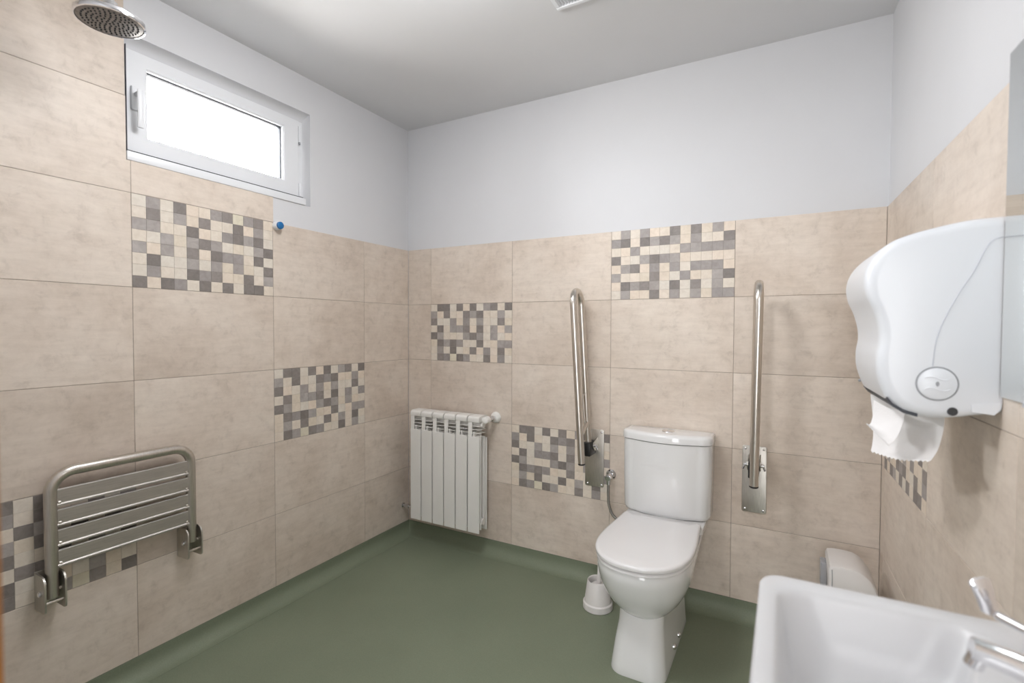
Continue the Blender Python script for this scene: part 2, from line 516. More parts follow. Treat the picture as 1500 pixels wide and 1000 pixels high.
# ------------------------------------------------------------------ window
win = bpy.data.objects.new('window_1', None); COL.objects.link(win); win.location = (-.05, -1.09, 1.843); win['kind'] = 'structure'
def rect_frame(bm, xa, xb, o, i, ch=0.0):
    """rectangular ring in the y-z plane between xa (back) and xb (front); o, i = (y0,y1,z0,z1); ch = chamfer of the inner front edge"""
    def c(q, x, e=0): return [(x, q[0] - e, q[2] - e), (x, q[1] + e, q[2] - e), (x, q[1] + e, q[3] + e), (x, q[0] - e, q[3] + e)]
    bv = .002
    rings = [c(o, xa), c(o, xb - bv), c((o[0] + bv, o[1] - bv, o[2] + bv, o[3] - bv), xb), c(i, xb, ch), c(i, xb - ch), c(i, xa)]
    V = [[bm.verts.new(p) for p in r] for r in rings]
    for a, b in zip(V, V[1:] + V[:1]):
        for k in range(4): bm.faces.new((a[k], a[(k + 1) % 4], b[(k + 1) % 4], b[k]))
    return bm
obj('window_frame', rect_frame(bmesh.new(), -.11, -.050, (WY0, WY1, WZ0 + .012, 2.262), (-1.43, -.775, 1.905, 2.195)), PVC, win, angle=20)
obj('sash', rect_frame(bmesh.new(), -.095, -.030, (-1.4655, -.752, 1.8805, 2.242), (-1.391, -.833, 1.948, 2.190), .006), PVC, win, angle=20)
obj('gasket', rect_frame(bmesh.new(), -.066, -.050, (-1.3935, -.8305, 1.9455, 2.1925), (-1.387, -.837, 1.952, 2.186)), RUBBER, win, angle=20)
bxo('glass_pane', GLASS, win, -.064, -.060, -1.389, -.835, 1.950, 2.188)
# white sill strip closing the bottom of the opening, flush with the tiles
bxo('window_sill', PVC, win, -.10, .001, WY0 + .001, WY1 - .03, WZ0, 1.8745, .0015)
bxo('gap_shade', RUBBER, win, -.045, .0012, WY0 + .002, -.752, 1.8752, 1.8772)  # dark strip standing in for the shaded gap under the sash
bxo('gap_shade', RUBBER, win, -.045, .0008, WY0 + .0004, WY0 + .0022, 1.8745, 2.24)  # dark strip for the shaded gap along the sash's left edge
# reveal: rounded plaster bead at the top and the right of the recess
bm = bmesh.new()
arc = [(-.006 + .0, WZ1 + .0)] + [(-.006 - .045 * math.sin(math.radians(a)), 2.240 + .043 * math.cos(math.radians(a))) for a in (20, 40, 60, 80, 90)] + [(-.12, 2.240), (-.12, WZ1 + .002)]
loft(bm, [[(x, WY0, z) for x, z in arc], [(x, WY1, z) for x, z in arc]])
obj('window_reveal', bm, PLASTER, win, angle=40)
bm = bmesh.new()
arc = [(-.006, WY1 + .001)] + [(-.006 - .045 * math.sin(math.radians(a)), WY1 - .012 + .012 * math.cos(math.radians(a))) for a in (20, 45, 70, 90)] + [(-.12, WY1 - .012), (-.12, WY1 + .002)]
loft(bm, [[(x, y, WZ0) for x, y in arc], [(x, y, 2.27) for x, y in arc]])
obj('window_reveal', bm, PLASTER, win, angle=40)
# hinge at the right, handle at the left
hg = obj('hinge', lathe(bmesh.new(), (-.036, -.742, 2.145), (0, 0, 1), [(0, 0), (0, .006), (.075, .006), (.075, 0)], 12), PVC, win)
obj('hinge_pin', lathe(bmesh.new(), (-.036, -.742, 2.136), (0, 0, 1), [(0, 0), (0, .005), (.009, .005), (.009, 0)], 10), GREYPL, hg)
obj('hinge', lathe(bmesh.new(), (-.036, -.742, 1.89), (0, 0, 1), [(0, 0), (0, .006), (.06, .006), (.06, 0)], 12), PVC, win)
hd = bxo('window_handle', PVC, win, -.032, -.018, -1.448, -1.420, 2.03, 2.115, .005)
bm = bmesh.new()
tube(bm, [(-.02, -1.434, 2.085), (.006, -1.434, 2.085)], .008, 14)
pp = spline([(.010, -1.434, 2.095), (.012, -1.434, 2.05), (.010, -1.433, 2.0), (.004, -1.432, 1.965)], 6)
loft(bm, [[p + Vector((a * .5, b, 0)) for a, b in [(.011 * math.cos(t), .0105 * math.sin(t)) for t in [k * math.pi / 6 for k in range(12)]]] for p in pp])
obj('lever', bm, PVC, hd)

# ------------------------------------------------------------------ shower head
SH = Vector((.345, -1.66, 2.112)); Rr = .082
t = thing('overhead_shower', 'round chrome overhead shower with dark nozzle plate, beside the window', 'shower', SH)
obj('head', lathe(bmesh.new(), SH, (0, 0, 1), [(.004, 0), (.004, Rr - .006), (-.001, Rr - .005), (0, Rr - .001), (.005, Rr), (.012, Rr - .001), (.022, Rr * .8), (.034, Rr * .4), (.04, .022), (.055, .018), (.055, 0)], 48), CHROME, t)
fp = obj('nozzle_plate', lathe(bmesh.new(), SH, (0, 0, 1), [(.0035, 0), (.0035, Rr - .006), (.001, Rr - .0065), (.0002, Rr - .009), (.0002, 0)], 48), FACE, t)
bm = bmesh.new()
for ring, cnt in ((.008, 5), (.019, 10), (.030, 16), (.041, 22), (.052, 28), (.063, 34)):
    for k in range(cnt):
        a = 2 * math.pi * k / cnt + ring * 40
        lathe(bm, SH + Vector((ring * math.cos(a), ring * math.sin(a), .001)), (0, 0, -1), [(0, .0026), (.003, .002), (.0032, 0)], 7)
obj('nozzle', bm, RUBBER, fp, kind='stuff')
bm = bmesh.new()
tube(bm, fillet([(.002, -1.66, 2.36), (.345, -1.66, 2.37), (.345, -1.66, 2.16)], .05), .0105, 16)
obj('arm', bm, CHROME, t)
obj('flange', lathe(bmesh.new(), (0, -1.66, 2.36), (1, 0, 0), [(0, 0), (0, .03), (.006, .028), (.012, .014), (.012, 0)], 24), CHROME, t)

# ------------------------------------------------------------------ blue-capped plug in the wall
P = Vector((0, -.897, 1.716))
t = thing('pipe_plug', 'small white pipe plug with a blue cap, under the window corner', 'plug', P)
obj('sleeve', lathe(bmesh.new(), P, (1, 0, 0), [(0, 0), (0, .019), (.003, .0195), (.024, .0185), (.026, .017), (.026, 0)], 24), PVC, t)
obj('cap', lathe(bmesh.new(), P, (1, 0, 0), [(.0255, 0), (.0255, .0165), (.033, .016), (.035, .013), (.035, 0)], 24), BLUE, t)

# ------------------------------------------------------------------ folding shower seat
t = thing('folding_shower_bench', 'stainless steel slatted folding shower bench, folded up against the left wall', 'bench', (.05, -1.51, .42))
ya, yb, xs, zt = -1.713, -1.302, .047, .808
obj('seat_tube', tube(bmesh.new(), fillet([(xs, ya, .425), (xs, ya, zt), (xs, yb, zt), (xs, yb, .445)], .062, 10), .0165, 20), STEEL, t)
for k in range(4):
    z1 = .757 - k * .0632
    bm = bmesh.new()
    prof = [(xs + .004, z1), (xs + .008, z1 - .003), (xs + .008, z1 - .044), (xs + .0115, z1 - .0475), (xs + .0115, z1 - .0525), (xs - .006, z1 - .0525), (xs - .006, z1 - .050), (xs + .006, z1 - .050), (xs + .004, z1 - .046)]
    if k == 3: prof = [(x, max(z, z1 - .0525)) for x, z in prof]
    loft(bm, [[(x, ya + .012, z) for x, z in prof], [(x, yb - .012, z) for x, z in prof]])
    sl = obj('slat', bm, STEELS, t, angle=25)
    for yy, sg in ((ya + .0166, 1), (yb - .0166, -1)):
        obj('rivet', lathe(bmesh.new(), (xs + .003, yy, z1 - .043), (0, sg, 0), [(0, 0), (0, .0075), (.006, .0075), (.008, .004), (.008, 0)], 12), STEEL, sl)
for yc in (ya, yb):
    br = bxo('wall_bracket', PLATE, t, .0006, .005, yc - .0275, yc + .0275, .387, .503, .001)
    for sg in (-1, 1):
        bm = bmesh.new()
        y0, y1 = yc + sg * .022, yc + sg * .027
        prof = [(.004, .388)] + [(.062 + .012 * math.cos(math.radians(a)), .400 + .012 * math.sin(math.radians(a))) for a in (-90, -60, -30, 0)] + [(.048 + .026 * math.cos(math.radians(a)), .474 + .026 * math.sin(math.radians(a))) for a in (0, 25, 50, 75, 90)] + [(.004, .500)]
        loft(bm, [[(x, y0, z) for x, z in prof], [(x, y1, z) for x, z in prof]])
        obj('hinge_plate', bm, PLATE, br)
        obj('bolt', lathe(bmesh.new(), (xs, yc + sg * .027, .446), (0, sg, 0), [(0, 0), (0, .009), (.004, .009), (.007, .006), (.007, 0)], 12), CHROME, br)
    obj('stop_rod', tube(bmesh.new(), [(xs + .012, yc - .026, .414), (xs + .012, yc + .026, .414)], .0045, 10), STEEL, br)
    obj('pivot_pin', tube(bmesh.new(), [(xs, yc - .026, .446), (xs, yc + .026, .446)], .005, 10), STEEL, br)

# ------------------------------------------------------------------ radiator
t = thing('radiator', 'white six section radiator on the back wall beside the corner', 'radiator', (.353, -.078, .15))
x0 = .1145
def sec(i):
    xc = x0 + .04 + i * .0797
    bm = bmesh.new()
    hw = .0372
    # front panel with rounded long edges
    box(bm, xc - hw, xc + hw, -.1215, -.1165, .150, .676, .0018, 1)
    # side fins behind the front panel, water tube and back panel
    box(bm, xc - .004, xc + .004, -.117, -.045, .165, .70)
    box(bm, xc - .022, xc + .022, -.084, -.070, .155, .690, .005, 1)
    box(bm, xc - .036, xc + .036, -.100, -.096, .165, .68)
    box(bm, xc - .034, xc + .034, -.060, -.056, .160, .67)
    box(bm, xc - .037, xc + .037, -.044, -.038, .150, .66, .001, 1)
    # convector outlet: upright and thin horizontal fins
    box(bm, xc - hw, xc - hw + .026, -.1190, -.112, .674, .752, .002, 1)
    box(bm, xc - hw + .004, xc - hw + .016, -.114, -.055, .674, .752)
    for z in (.692, .711, .730):
        box(bm, xc - hw, xc + hw, -.118, -.05, z, z + .0022)
    # top cap, rounded to the front
    prof = [(-.040, .752), (-.040, .780), (-.048, .785), (-.100, .785), (-.113, .782), (-.120, .774), (-.122, .762), (-.119, .752)]
    loft(bm, [[(xc - hw + .0015, y, z) for y, z in prof], [(xc + hw - .0015, y, z) for y, z in prof]])
    # headers that tie the sections together
    for z in (.205, .735):
        lathe(bm, (xc - .0398, -.077, z), (1, 0, 0), [(0, 0), (0, .017), (.0796, .017), (.0796, 0)], 16)
    return bm
for i in range(6): obj('section', sec(i), ENAMEL, t, angle=30)
xr = x0 + .0797 * 6
vb = obj('valve_body', tube(bmesh.new(), [(xr - .004, -.077, .760), (xr + .012, -.077, .764)], .015, 16), ENAMEL, t)
obj('valve_pipe', lathe(bmesh.new(), (.624, -.075, .768), (0, 1, 0), [(0, 0), (0, .0125), (.02, .0125), (.021, .0155), (.034, .0155), (.035, .010), (.071, .010), (.071, 0)], 20), CHROME, vb)
obj('valve_head', lathe(bmesh.new(), (.620, -.080, .767), (0, -1, 0), [(-.006, 0), (-.006, .014), (0, .019), (.02, .020), (.034, .018), (.038, .012), (.038, 0)], 24), ENAMEL, vb)
obj('valve_neck', lathe(bmesh.new(), (xr + .004, -.077, .764), (1, 0, .05), [(0, 0), (0, .012), (.024, .012), (.024, 0)], 16), ENAMEL, vb)
obj('pipe_rosette', lathe(bmesh.new(), (.624, -.0004, .768), (0, -1, 0), [(0, 0), (0, .031), (.010, .029), (.017, .022), (.018, .011), (.018, 0)], 28), ENAMEL, vb)
pv = obj('return_valve', lathe(bmesh.new(), (.0004, -.055, .186), (1, 0, 0), [(0, 0), (0, .016), (.006, .015), (.008, .009), (.03, .009), (.031, .014), (.05, .014), (.051, .009), (.118, .009), (.118, 0)], 16), CHROME, t)

# ------------------------------------------------------------------ grab rails
def plate(px0, px1, z0, z1, parent):
    bm = bmesh.new()
    o = rrect(px0, px1, z0, z1, .008, 4)
    loft(bm, [[(x, -.0006, z) for x, z in o], [(x, -.0040, z) for x, z in o], [(x + (.0012 if x < (px0 + px1) / 2 else -.0012), -.005, z + (.0012 if z < (z0 + z1) / 2 else -.0012)) for x, z in o]])
    return obj('wall_plate', bm, PLATE, parent)
def screw(x, z, parent):
    obj('screw', lathe(bmesh.new(), (x, -.005, z), (0, -1, 0), [(0, 0), (0, .0052), (.002, .0048), (.0034, .002), (.0034, 0)], 10), CHROME, parent)
def rail(label, px0, px1, xb_t, xb_b, xf_t, xf_b, yb, yf, zt, zend, zp, left):
    t = thing('grab_rail', label, 'grab rail', ((px0 + px1) / 2, -.01, zp), 'folding grab rails flanking the toilet')
    pl = plate(px0, px1, .474, .760, t)
    for x in (px0 + .012, px1 - .012):
        for z in (.748, .486): screw(x, z, pl)
    X = lambda z, top, bot: bot + (top - bot) * (z - zend) / (zt - zend)
    path = [(X(zp, xb_t, xb_b), yb, zp - .01), (xb_t, yb, zt), (xf_t, yf, zt), (xf_b, yf, zend)]
    rad = abs(yf - yb) * .499
    obj('rail_tube', tube(bmesh.new(), fillet(path, rad, 14), .0162, 20), STEEL, t)
    obj('end_cap', lathe(bmesh.new(), (xf_b, yf, zend), (xf_b - xf_t, 0, zend - zt), [(-.002, 0), (-.002, .0168), (.003, .0168), (.006, .013), (.006, 0)], 20), BLACK, t)
    zc = .777
    obj('cross_bar', tube(bmesh.new(), [(X(zc, xf_t, xf_b), yf + .01, zc - .012), (X(zc + .02, xb_t, xb_b), yb - .008, zc + .024)], .0115, 12), STEEL, t)
    # folding hinge: two cheeks on the wall plate with a black plastic fork between them
    xc = X(zp, xb_t, xb_b)
    hb = bxo('hinge_fork', BLACK, t, xc - .0195, xc + .0195, yb - .034, -.012, zp - .046, zp + .020, .004)
    for sg in (-1, 1):
        bm = bmesh.new()
        prof = [(-.004, zp - .035), (yb + .022, zp - .026), (yb + .004, zp - .012), (yb - .002, zp), (yb + .006, zp + .014), (-.03, zp + .026), (-.004, zp + .036)]
        xa = xc + sg * .021
        loft(bm, [[(xa, y, z) for y, z in prof], [(xa + sg * .004, y, z) for y, z in prof]])
        obj('hinge_cheek', bm, PLATE, hb)
        obj('pivot_nut', lathe(bmesh.new(), (xa + sg * .004, yb + .014, zp), (sg, 0, 0), [(0, 0), (0, .009), (.006, .009), (.007, .005), (.014, .005), (.015, 0)], 12), CHROME, hb)
        bm = bmesh.new()
        tube(bm, [(xa + sg * .013, yb + .014, zp), (xa + sg * .022, yb + .004, zp - .018)], .0042, 10)
        obj('wing_screw', bm, CHROME, hb)
    if left:
        zz = 1.0
        obj('support_rod', tube(bmesh.new(), fillet([(X(.93, xb_t, xb_b), yb - .012, .945), (X(.93, xb_t, xb_b) - .006, yb - .028, .935), (X(.8, xb_t, xb_b) - .002, yb - .026, .79), (X(.76, xb_t, xb_b), yb - .008, .755)], .008, 4), .005, 10), STEEL, t)
    return t
rail('stainless folding grab rail with black hinge, folded up left of the toilet over the mosaic', 1.147, 1.244, 1.140, 1.190, 1.152, 1.202, -.066, -.200, 1.437, .634, .690, True)
rail('stainless folding grab rail seen edge on, folded up right of the toilet on plain tiles', 1.864, 1.959, 1.917, 1.911, 1.928, 1.919, -.066, -.200, 1.440, .642, .690, False)

# ------------------------------------------------------------------ toilet
TX = 1.5635
t = thing('toilet', 'white close coupled toilet with closed lid against the back wall', 'toilet', (TX, -.32, 0))
def dshape(hw, yb, yf, yw, n=40, bk=None, ex=2.3, cx=TX):
    """D outline: straight back at yb (half width bk), widest (hw) at yw, rounded front at yf"""
    bk = hw * .93 if bk is None else bk
    pts = []
    for k in range(n + 1):
        a = math.pi * k / n
        c, s = math.cos(a), math.sin(a)
        pts.append((cx + hw * math.copysign(abs(c) ** (2 / ex), c), yw + (yf - yw) * abs(s) ** (2 / ex)))
    # now from left widest point back to the wall and across
    for k in (1, 2, 3, 4, 5):
        f = k / 6; e = f * f * (3 - 2 * f)
        pts.append((cx - (hw + (bk - hw) * e), yw + (yb + .012 - yw) * f))
    for a in (180, 150, 120, 90): pts.append((cx - bk + .012 + .012 * math.cos(math.radians(a)), yb - .012 + .012 * math.sin(math.radians(a))))
    for a in (90, 60, 30, 0): pts.append((cx + bk - .012 + .012 * math.cos(math.radians(a)), yb - .012 + .012 * math.sin(math.radians(a))))
    for k in (5, 4, 3, 2, 1):
        f = k / 6; e = f * f * (3 - 2 * f)
        pts.append((cx + (hw + (bk - hw) * e), yw + (yb + .012 - yw) * f))
    return pts
bm = bmesh.new()
rings = []
for z, hw, yf, yw, bk, yb in ((.165, .012, -.46, -.42, .010, -.40), (.172, .045, -.505, -.42, .040, -.30), (.190, .080, -.545, -.42, .066, -.20), (.215, .107, -.580, -.42, .082, -.10),
                          (.250, .132, -.615, -.43, .095, -.05), (.290, .152, -.645, -.44, .110, -.03), (.330, .165, -.665, -.45, .135, -.025), (.370, .172, -.678, -.45, .155, -.02),
                          (.402, .174, -.684, -.45, .162, -.02), (.410, .170, -.680, -.45, .160, -.024)):
    rings.append([(x, y, z) for x, y in dshape(hw, yb, yf, yw, bk=bk)])
loft(bm, rings)
# pedestal
rings = []
for z, hw, yf, yb in ((0, .101, -.608, -.10), (.006, .1015, -.609, -.10), (.03, .0985, -.606, -.10), (.10, .091, -.592, -.09), (.17, .082, -.572, -.08), (.235, .082, -.552, -.06), (.30, .10, -.54, -.05)):
    rr = rrect(TX - hw, TX + hw, yf, yb, .055, 8)
    rings.append([(x, y, z) for x, y in rr])
loft(bm, rings)
pan = obj('pan', bm, CERAMIC, t, angle=50)
# deck under the cistern
bm = bmesh.new()
rings = [[(x, y, z) for x, y in rrect(TX - hw, TX + hw, -.215, -.014, .03, 6)] for z, hw in ((.30, .125), (.36, .155), (.415, .168), (.430, .168), (.4335, .162))]
loft(bm, rings); obj('rear_deck', bm, CERAMIC, t, angle=50)
# seat ring and lid
def pad(name, z0, z1, grow, mat, dome=0.0):
    bm = bmesh.new(); rings = []
    steps = [(z0, -.008), (z0 + .003, -.001), ((z0 + z1) / 2, 0), (z1 - .006, -.001), (z1 - .002, -.006), (z1, -.014)]
    for z, e in steps:
        g = grow + e
        rings.append([(x, y, z) for x, y in dshape(.178 + g, -.186 + g * .3, -.694 - g, -.455, bk=.163 + g, ex=2.35)])
    if dome:
        for f, dz in ((.8, .35), (.5, .75), (.2, .97)):
            rings.append([(TX + (x - TX) * f, -.44 + (y + .44) * f, z1 + dome * dz) for x, y, z in rings[5]])
    loft(bm, rings)
    return obj(name, bm, mat, t, angle=40)
pad('seat', .412, .428, -.004, SEATPL)
lid = pad('lid', .430, .451, 0.0, SEATPL, .006)
for sx in (-1, 1):
    obj('hinge_cap', lathe(bmesh.new(), (TX + sx * .085, -.184, .436), (sx, 0, 0), [(-.02, 0), (-.02, .011), (.02, .011), (.02, 0)], 16), SEATPL, lid)
# cistern
def cist(x0, x1, yb, yf, rs, z, bow=.03):
    xc, hw = (x0 + x1) / 2, (x1 - x0) / 2
    pts = []
    n = 24
    pts.append((x1 - .004, yb)); 
    for a in (0, 30, 60): pass
    ysd = yf + bow
    # right rear corner, right side, rounded front corners, bowed front, left side
    pts += [(x1, yb - .006), (x1, ysd + rs)]
    for k in range(1, 8):
        a = math.radians(90 * k / 8)
        pts.append((x1 - rs + rs * math.cos(a), ysd + rs - rs * math.sin(a)))
    for k in range(n + 1):
        u = 1 - 2 * k / n
        xx = xc + u * (hw - rs)
        pts.append((xx, ysd - bow * (1 - u * u)))
    for k in range(1, 8):
        a = math.radians(90 * k / 8)
        pts.append((x0 + rs - rs * math.sin(a), ysd + rs - rs * math.cos(a)))
    pts += [(x0, ysd + rs), (x0, yb - .006), (x0 + .004, yb)]
    return [(x, y, z) for x, y in pts]
bm = bmesh.new()
loft(bm, [cist(1.388, 1.736, -.012, -.150, .05, .434, .026), cist(1.380, 1.744, -.011, -.160, .05, .440, .028), cist(1.375, 1.749, -.010, -.166, .05, .455, .030), cist(1.373, 1.752, -.010, -.172, .05, .60, .032), cist(1.372, 1.753, -.010, -.174, .05, .762, .032)])
ct = obj('cistern', bm, CERAMIC, t, angle=50)
bm = bmesh.new()
loft(bm, [cist(1.374, 1.751, -.010, -.172, .05, .7635, .032), cist(1.369, 1.756, -.008, -.178, .052, .766, .032), cist(1.369, 1.756, -.008, -.178, .052, .788, .032), cist(1.371, 1.754, -.009, -.176, .052, .796, .032), cist(1.377, 1.748, -.012, -.169, .05, .801, .032), cist(1.392, 1.733, -.02, -.152, .045, .803, .030)])
cl = obj('cistern_lid', bm, CERAMIC, t, angle=50)
fb = obj('flush_button', lathe(bmesh.new(), (TX + .003, -.085, .8025), (0, 0, 1), [(0, 0), (0, .027), (.003, .026), (.0042, .022), (.0042, 0)], 28), CHROME, cl)
bxo('button_split', GREYPL, fb, TX + .002, TX + .0035, -.108, -.062, .8065, .8071)
for y, z in ((-.318, .036), (-.413, .042)):
    obj('bolt_cap', lathe(bmesh.new(), (TX + .0965, y, z), (1, 0, .1), [(0, 0), (0, .0105), (.005, .0105), (.010, .008), (.0125, .004), (.013, 0)], 16), CHROME, pan)

# wall valve with braided hose, left of the cistern
t = thing('supply_valve', 'chrome wall valve with a braided hose, left of the toilet cistern', 'valve', (1.281, 0, .547))
obj('flange', lathe(bmesh.new(), (1.281, -.0005, .547), (0, -1, 0), [(0, 0), (0, .0245), (.006, .024), (.012, .018), (.013, 0)], 24), CHROME, t)
obj('valve_body', lathe(bmesh.new(), (1.281, -.010, .547), (0, -1, -.15), [(0, 0), (0, .011), (.03, .011), (.032, .016), (.046, .0155), (.048, .011), (.048, 0)], 16), CHROME, t)
obj('hose_nut', lathe(bmesh.new(), (1.281, -.045, .538), (0, 0, -1), [(0, 0), (0, .011), (.03, .0105), (.032, .007), (.032, 0)], 14), CHROME, t)
obj('hose', tube(bmesh.new(), spline([(1.281, -.045, .508), (1.281, -.045, .46), (1.285, -.045, .41), (1.305, -.044, .362), (1.345, -.042, .342), (1.385, -.042, .37), (1.395, -.05, .437)], 8), .0065, 12), metal('braided_hose_steel', (.42, .40, .38), .42, (120, 120, 120), .3), t)

# ------------------------------------------------------------------ toilet brush in its holder
BX, BY = 1.294, -.226
t = thing('brush_holder', 'white plastic brush holder on the floor, left of the toilet', 'holder', (BX, BY, 0))
obj('cup', lathe(bmesh.new(), (BX, BY, 0), (0, 0, 1), [(.0005, 0), (.0005, .064), (.004, .0665), (.028, .066), (.031, .063), (.033, .060), (.124, .047), (.127, .045), (.125, .042), (.11, .0415), (.04, .05), (.04, 0)], 36), BINPL, t)
t = thing('toilet_brush', 'white toilet brush standing in its holder beside the toilet', 'brush', (BX + .004, BY, .05))
obj('handle', lathe(bmesh.new(), (BX + .004, BY, .10), (.01, 0, 1), [(0, 0), (0, .010), (.04, .009), (.05, .007), (.10, .0065), (.102, .008), (.110, .008), (.112, .0065), (.15, .0075), (.158, .006), (.160, 0)], 14), BINPL, t)
obj('splash_disc', lathe(bmesh.new(), (BX + .004, BY, .100), (0, 0, 1), [(0, 0), (0, .036), (.004, .035), (.012, .014), (.012, 0)], 24), BINPL, t)
obj('brush_head', lathe(bmesh.new(), (BX + .004, BY, .041), (0, 0, 1), [(0, 0), (0, .018), (.015, .026), (.045, .026), (.056, .02), (.056, 0)], 20), BINPL, t)

# ------------------------------------------------------------------ waste bin by the right-hand corner
t = thing('waste_bin', 'slim off-white plastic bin with curved lid in the right corner', 'bin', (2.24, -.25, 0))
def bin_ring(prof, y): return [(x, y, z) for x, z in prof]
side = [(2.172, .0), (2.168, .34), (2.165, .41), (2.170, .424), (2.19, .4285), (2.225, .4285), (2.252, .4255), (2.268, .418), (2.283, .405), (2.296, .388), (2.307, .366), (2.314, .338), (2.316, .30), (2.309, .0)]
cx_, cz_ = 2.235, .25
sc = lambda f: [(cx_ + (x - cx_) * f, cz_ + (z - cz_) * f if z > .01 else z) for x, z in side]
bm = bmesh.new()
loft(bm, [bin_ring(sc(.955), -.118), bin_ring(sc(.985), -.121), bin_ring(side, -.13), bin_ring(side, -.288), bin_ring(sc(.985), -.297), bin_ring(sc(.955), -.300)])
obj('body', bm, BINPL, t, angle=40)
bxo('hinge_lug', CLEAR, t, 2.147, 2.1675, -.20, -.14, .30, .392, .004)
bm = bmesh.new()
tube(bm, [(2.1795, -.3002, .01), (2.176, -.3002, .40), (2.1755, -.3002, .415)], .0012, 6)
obj('lid_seam', bm, GREYPL, t)

# ------------------------------------------------------------------ paper towel dispenser
M = FR.M()
t = thing('towel_dispenser', 'large white wall mounted paper towel dispenser with oval button', 'dispenser', FR.p(.91, .1, 1.28))
prof = [(.0008, 1.478), (.046, 1.476), (.088, 1.469), (.137, 1.457), (.172, 1.443), (.198, 1.420), (.214, 1.394), (.220, 1.363), (.215, 1.330), (.203, 1.300), (.194, 1.265), (.192, 1.235), (.196, 1.205), (.195, 1.170), (.186, 1.135), (.172, 1.106), (.150, 1.089), (.127, 1.083), (.094, 1.081), (.061, 1.085), (.040, 1.090), (.0008, 1.098)]
cp = [(p.x, p.y) for p in spline([(a, b, 0) for a, b in prof], 4)]
cp = [(max(d, .0008), z) for d, z in cp]
def dring(s, ins):
    f = 1 - ins / .2
    return [FR.p(s, .0008 + (d - .0008) * f, 1.28 + (z - 1.28) * f) for d, z in cp]
bm = bmesh.new()
N0, N1 = 1.082, .770
loft(bm, [dring(N0, .021), dring(N0 - .0015, .014), dring(N0 - .005, .0075), dring(N0 - .011, .003), dring(N0 - .02, .0007), dring(N0 - .032, 0), dring(N1 + .032, 0), dring(N1 + .02, .0007), dring(N1 + .011, .003), dring(N1 + .005, .0075), dring(N1 + .0015, .014), dring(N1, .021)])
obj('cover', bm, DISP, t, angle=60)
seam = [(.106, 1.187), (.101, 1.24), (.088, 1.284), (.068, 1.332), (.048, 1.371), (.031, 1.414), (.021, 1.430), (.010, 1.435), (.002, 1.435)]
bm = bmesh.new(); tube(bm, [FR.p(N0 + .0002, d, z) for d, z in [(q.x, q.y) for q in spline([(a, b, 0) for a, b in seam], 5)]], .0011, 6)
obj('cover_seam', bm, simple('soft_grey_plastic', (.55, .57, .62), .5, var=.02), t)
rg = obj('button_rim', lathe(bmesh.new(), FR.p(N0 - .001, .0985, 1.152), FR.u, [(0, 0), (0, .0345), (.0022, .0342), (.0026, .0325), (.0012, .0318), (.0012, 0)], 40), GREYPL, t)
bt = obj('button', lathe(bmesh.new(), FR.p(N0 - .001, .0985, 1.152), FR.u, [(0, 0), (0, .0318), (.0030, .0314), (.0042, .029), (.0045, 0)], 40), DISP, t)
bm = bmesh.new()
loft(bm, [[FR.p(N0 + s_, .0985 + .0028 * math.cos(a), 1.152 + .005 * math.sin(a)) for a in [k * math.pi / 8 for k in range(16)]] for s_ in (.003, .0042)])
obj('key_slot', bm, GREYPL, bt)
for dz in (.011, -.011):
    bm = bmesh.new(); tube(bm, [FR.p(N0 + .0033, .0985 + .02 - .04 * k / 16, 1.152 + dz + .003 * math.sin(k / 16 * 2 * math.pi)) for k in range(17)], .0012, 6)
    obj('wave_relief', bm, DISP, bt)
obj('lock', lathe(bmesh.new(), FR.p(N0 - .002, .0735, 1.0985), FR.u, [(0, 0), (0, .0085), (.0035, .0082), (.0038, .006), (.003, 0)], 24), BLACK, t)
bm = bmesh.new()
pf = [(.044, 1.100), (.046, 1.114), (.003, 1.120), (.003, 1.108), (.012, 1.096)]
loft(bm, [[FR.p(N0 - .03, d, z) for d, z in pf], [FR.p(N0 + .0016, d, z) for d, z in pf]])
obj('back_clip', bm, DISP, t)
# dark mouth of the paper slot at the underside and small keyhole on the front
bm = bmesh.new()
mouth = [(.177, 1.1135), (.168, 1.1015), (.150, 1.0895), (.127, 1.0835)]
loft(bm, [[FR.p(N0 - .004, d, z - .0008) for d, z in mouth] + [FR.p(N0 - .004, d, z + .006) for d, z in mouth[::-1]], [FR.p(N1 + .02, d, z - .0008) for d, z in mouth] + [FR.p(N1 + .02, d, z + .006) for d, z in mouth[::-1]]])
obj('paper_slot', bm, RUBBER, t)
kh = FR.p(.80, .1885, 1.128); kn = (FR.n * .97 - Vector((0, 0, .25))).normalized()
obj('keyhole', lathe(bmesh.new(), kh, kn, [(-.004, 0), (-.004, .0035), (.001, .003), (.001, 0)], 14), GREYPL, t)

def sheet(name, label, grid, teeth):
    """curved paper sheet: grid = rows of points from top to bottom; last row gets serrated"""
    rows = [[Vector(p) for p in spline(r, 6)] for r in grid]
    cols = list(zip(*[spline([tuple(rr[i]) for rr in rows], 5) for i in range(len(rows[0]))]))
    rows = [list(r) for r in cols]
    n = len(rows[0])
    # refine the bottom edge and cut teeth
    def fine(r, m): 
        out = []
        for k in range(m + 1):
            x = k / m * (n - 1); i = min(int(x), n - 2); out.append(r[i].lerp(r[i + 1], x - i))
        return out
    m = teeth * 2
    R2 = [fine(r, m) for r in rows]
    d = (rows[-1][0] - rows[-2][0]).normalized()
    R2.append([p + (d * .0055 if k % 2 else d * .0002) for k, p in enumerate(R2[-1])])
    bm = bmesh.new()
    loft(bm, R2, False, False, False)
    o = obj(name, bm, PAPER, angle=80)
    so = o.modifiers.new('thickness', 'SOLIDIFY'); so.thickness = .0006
    return tag(o, label, 'paper towel')
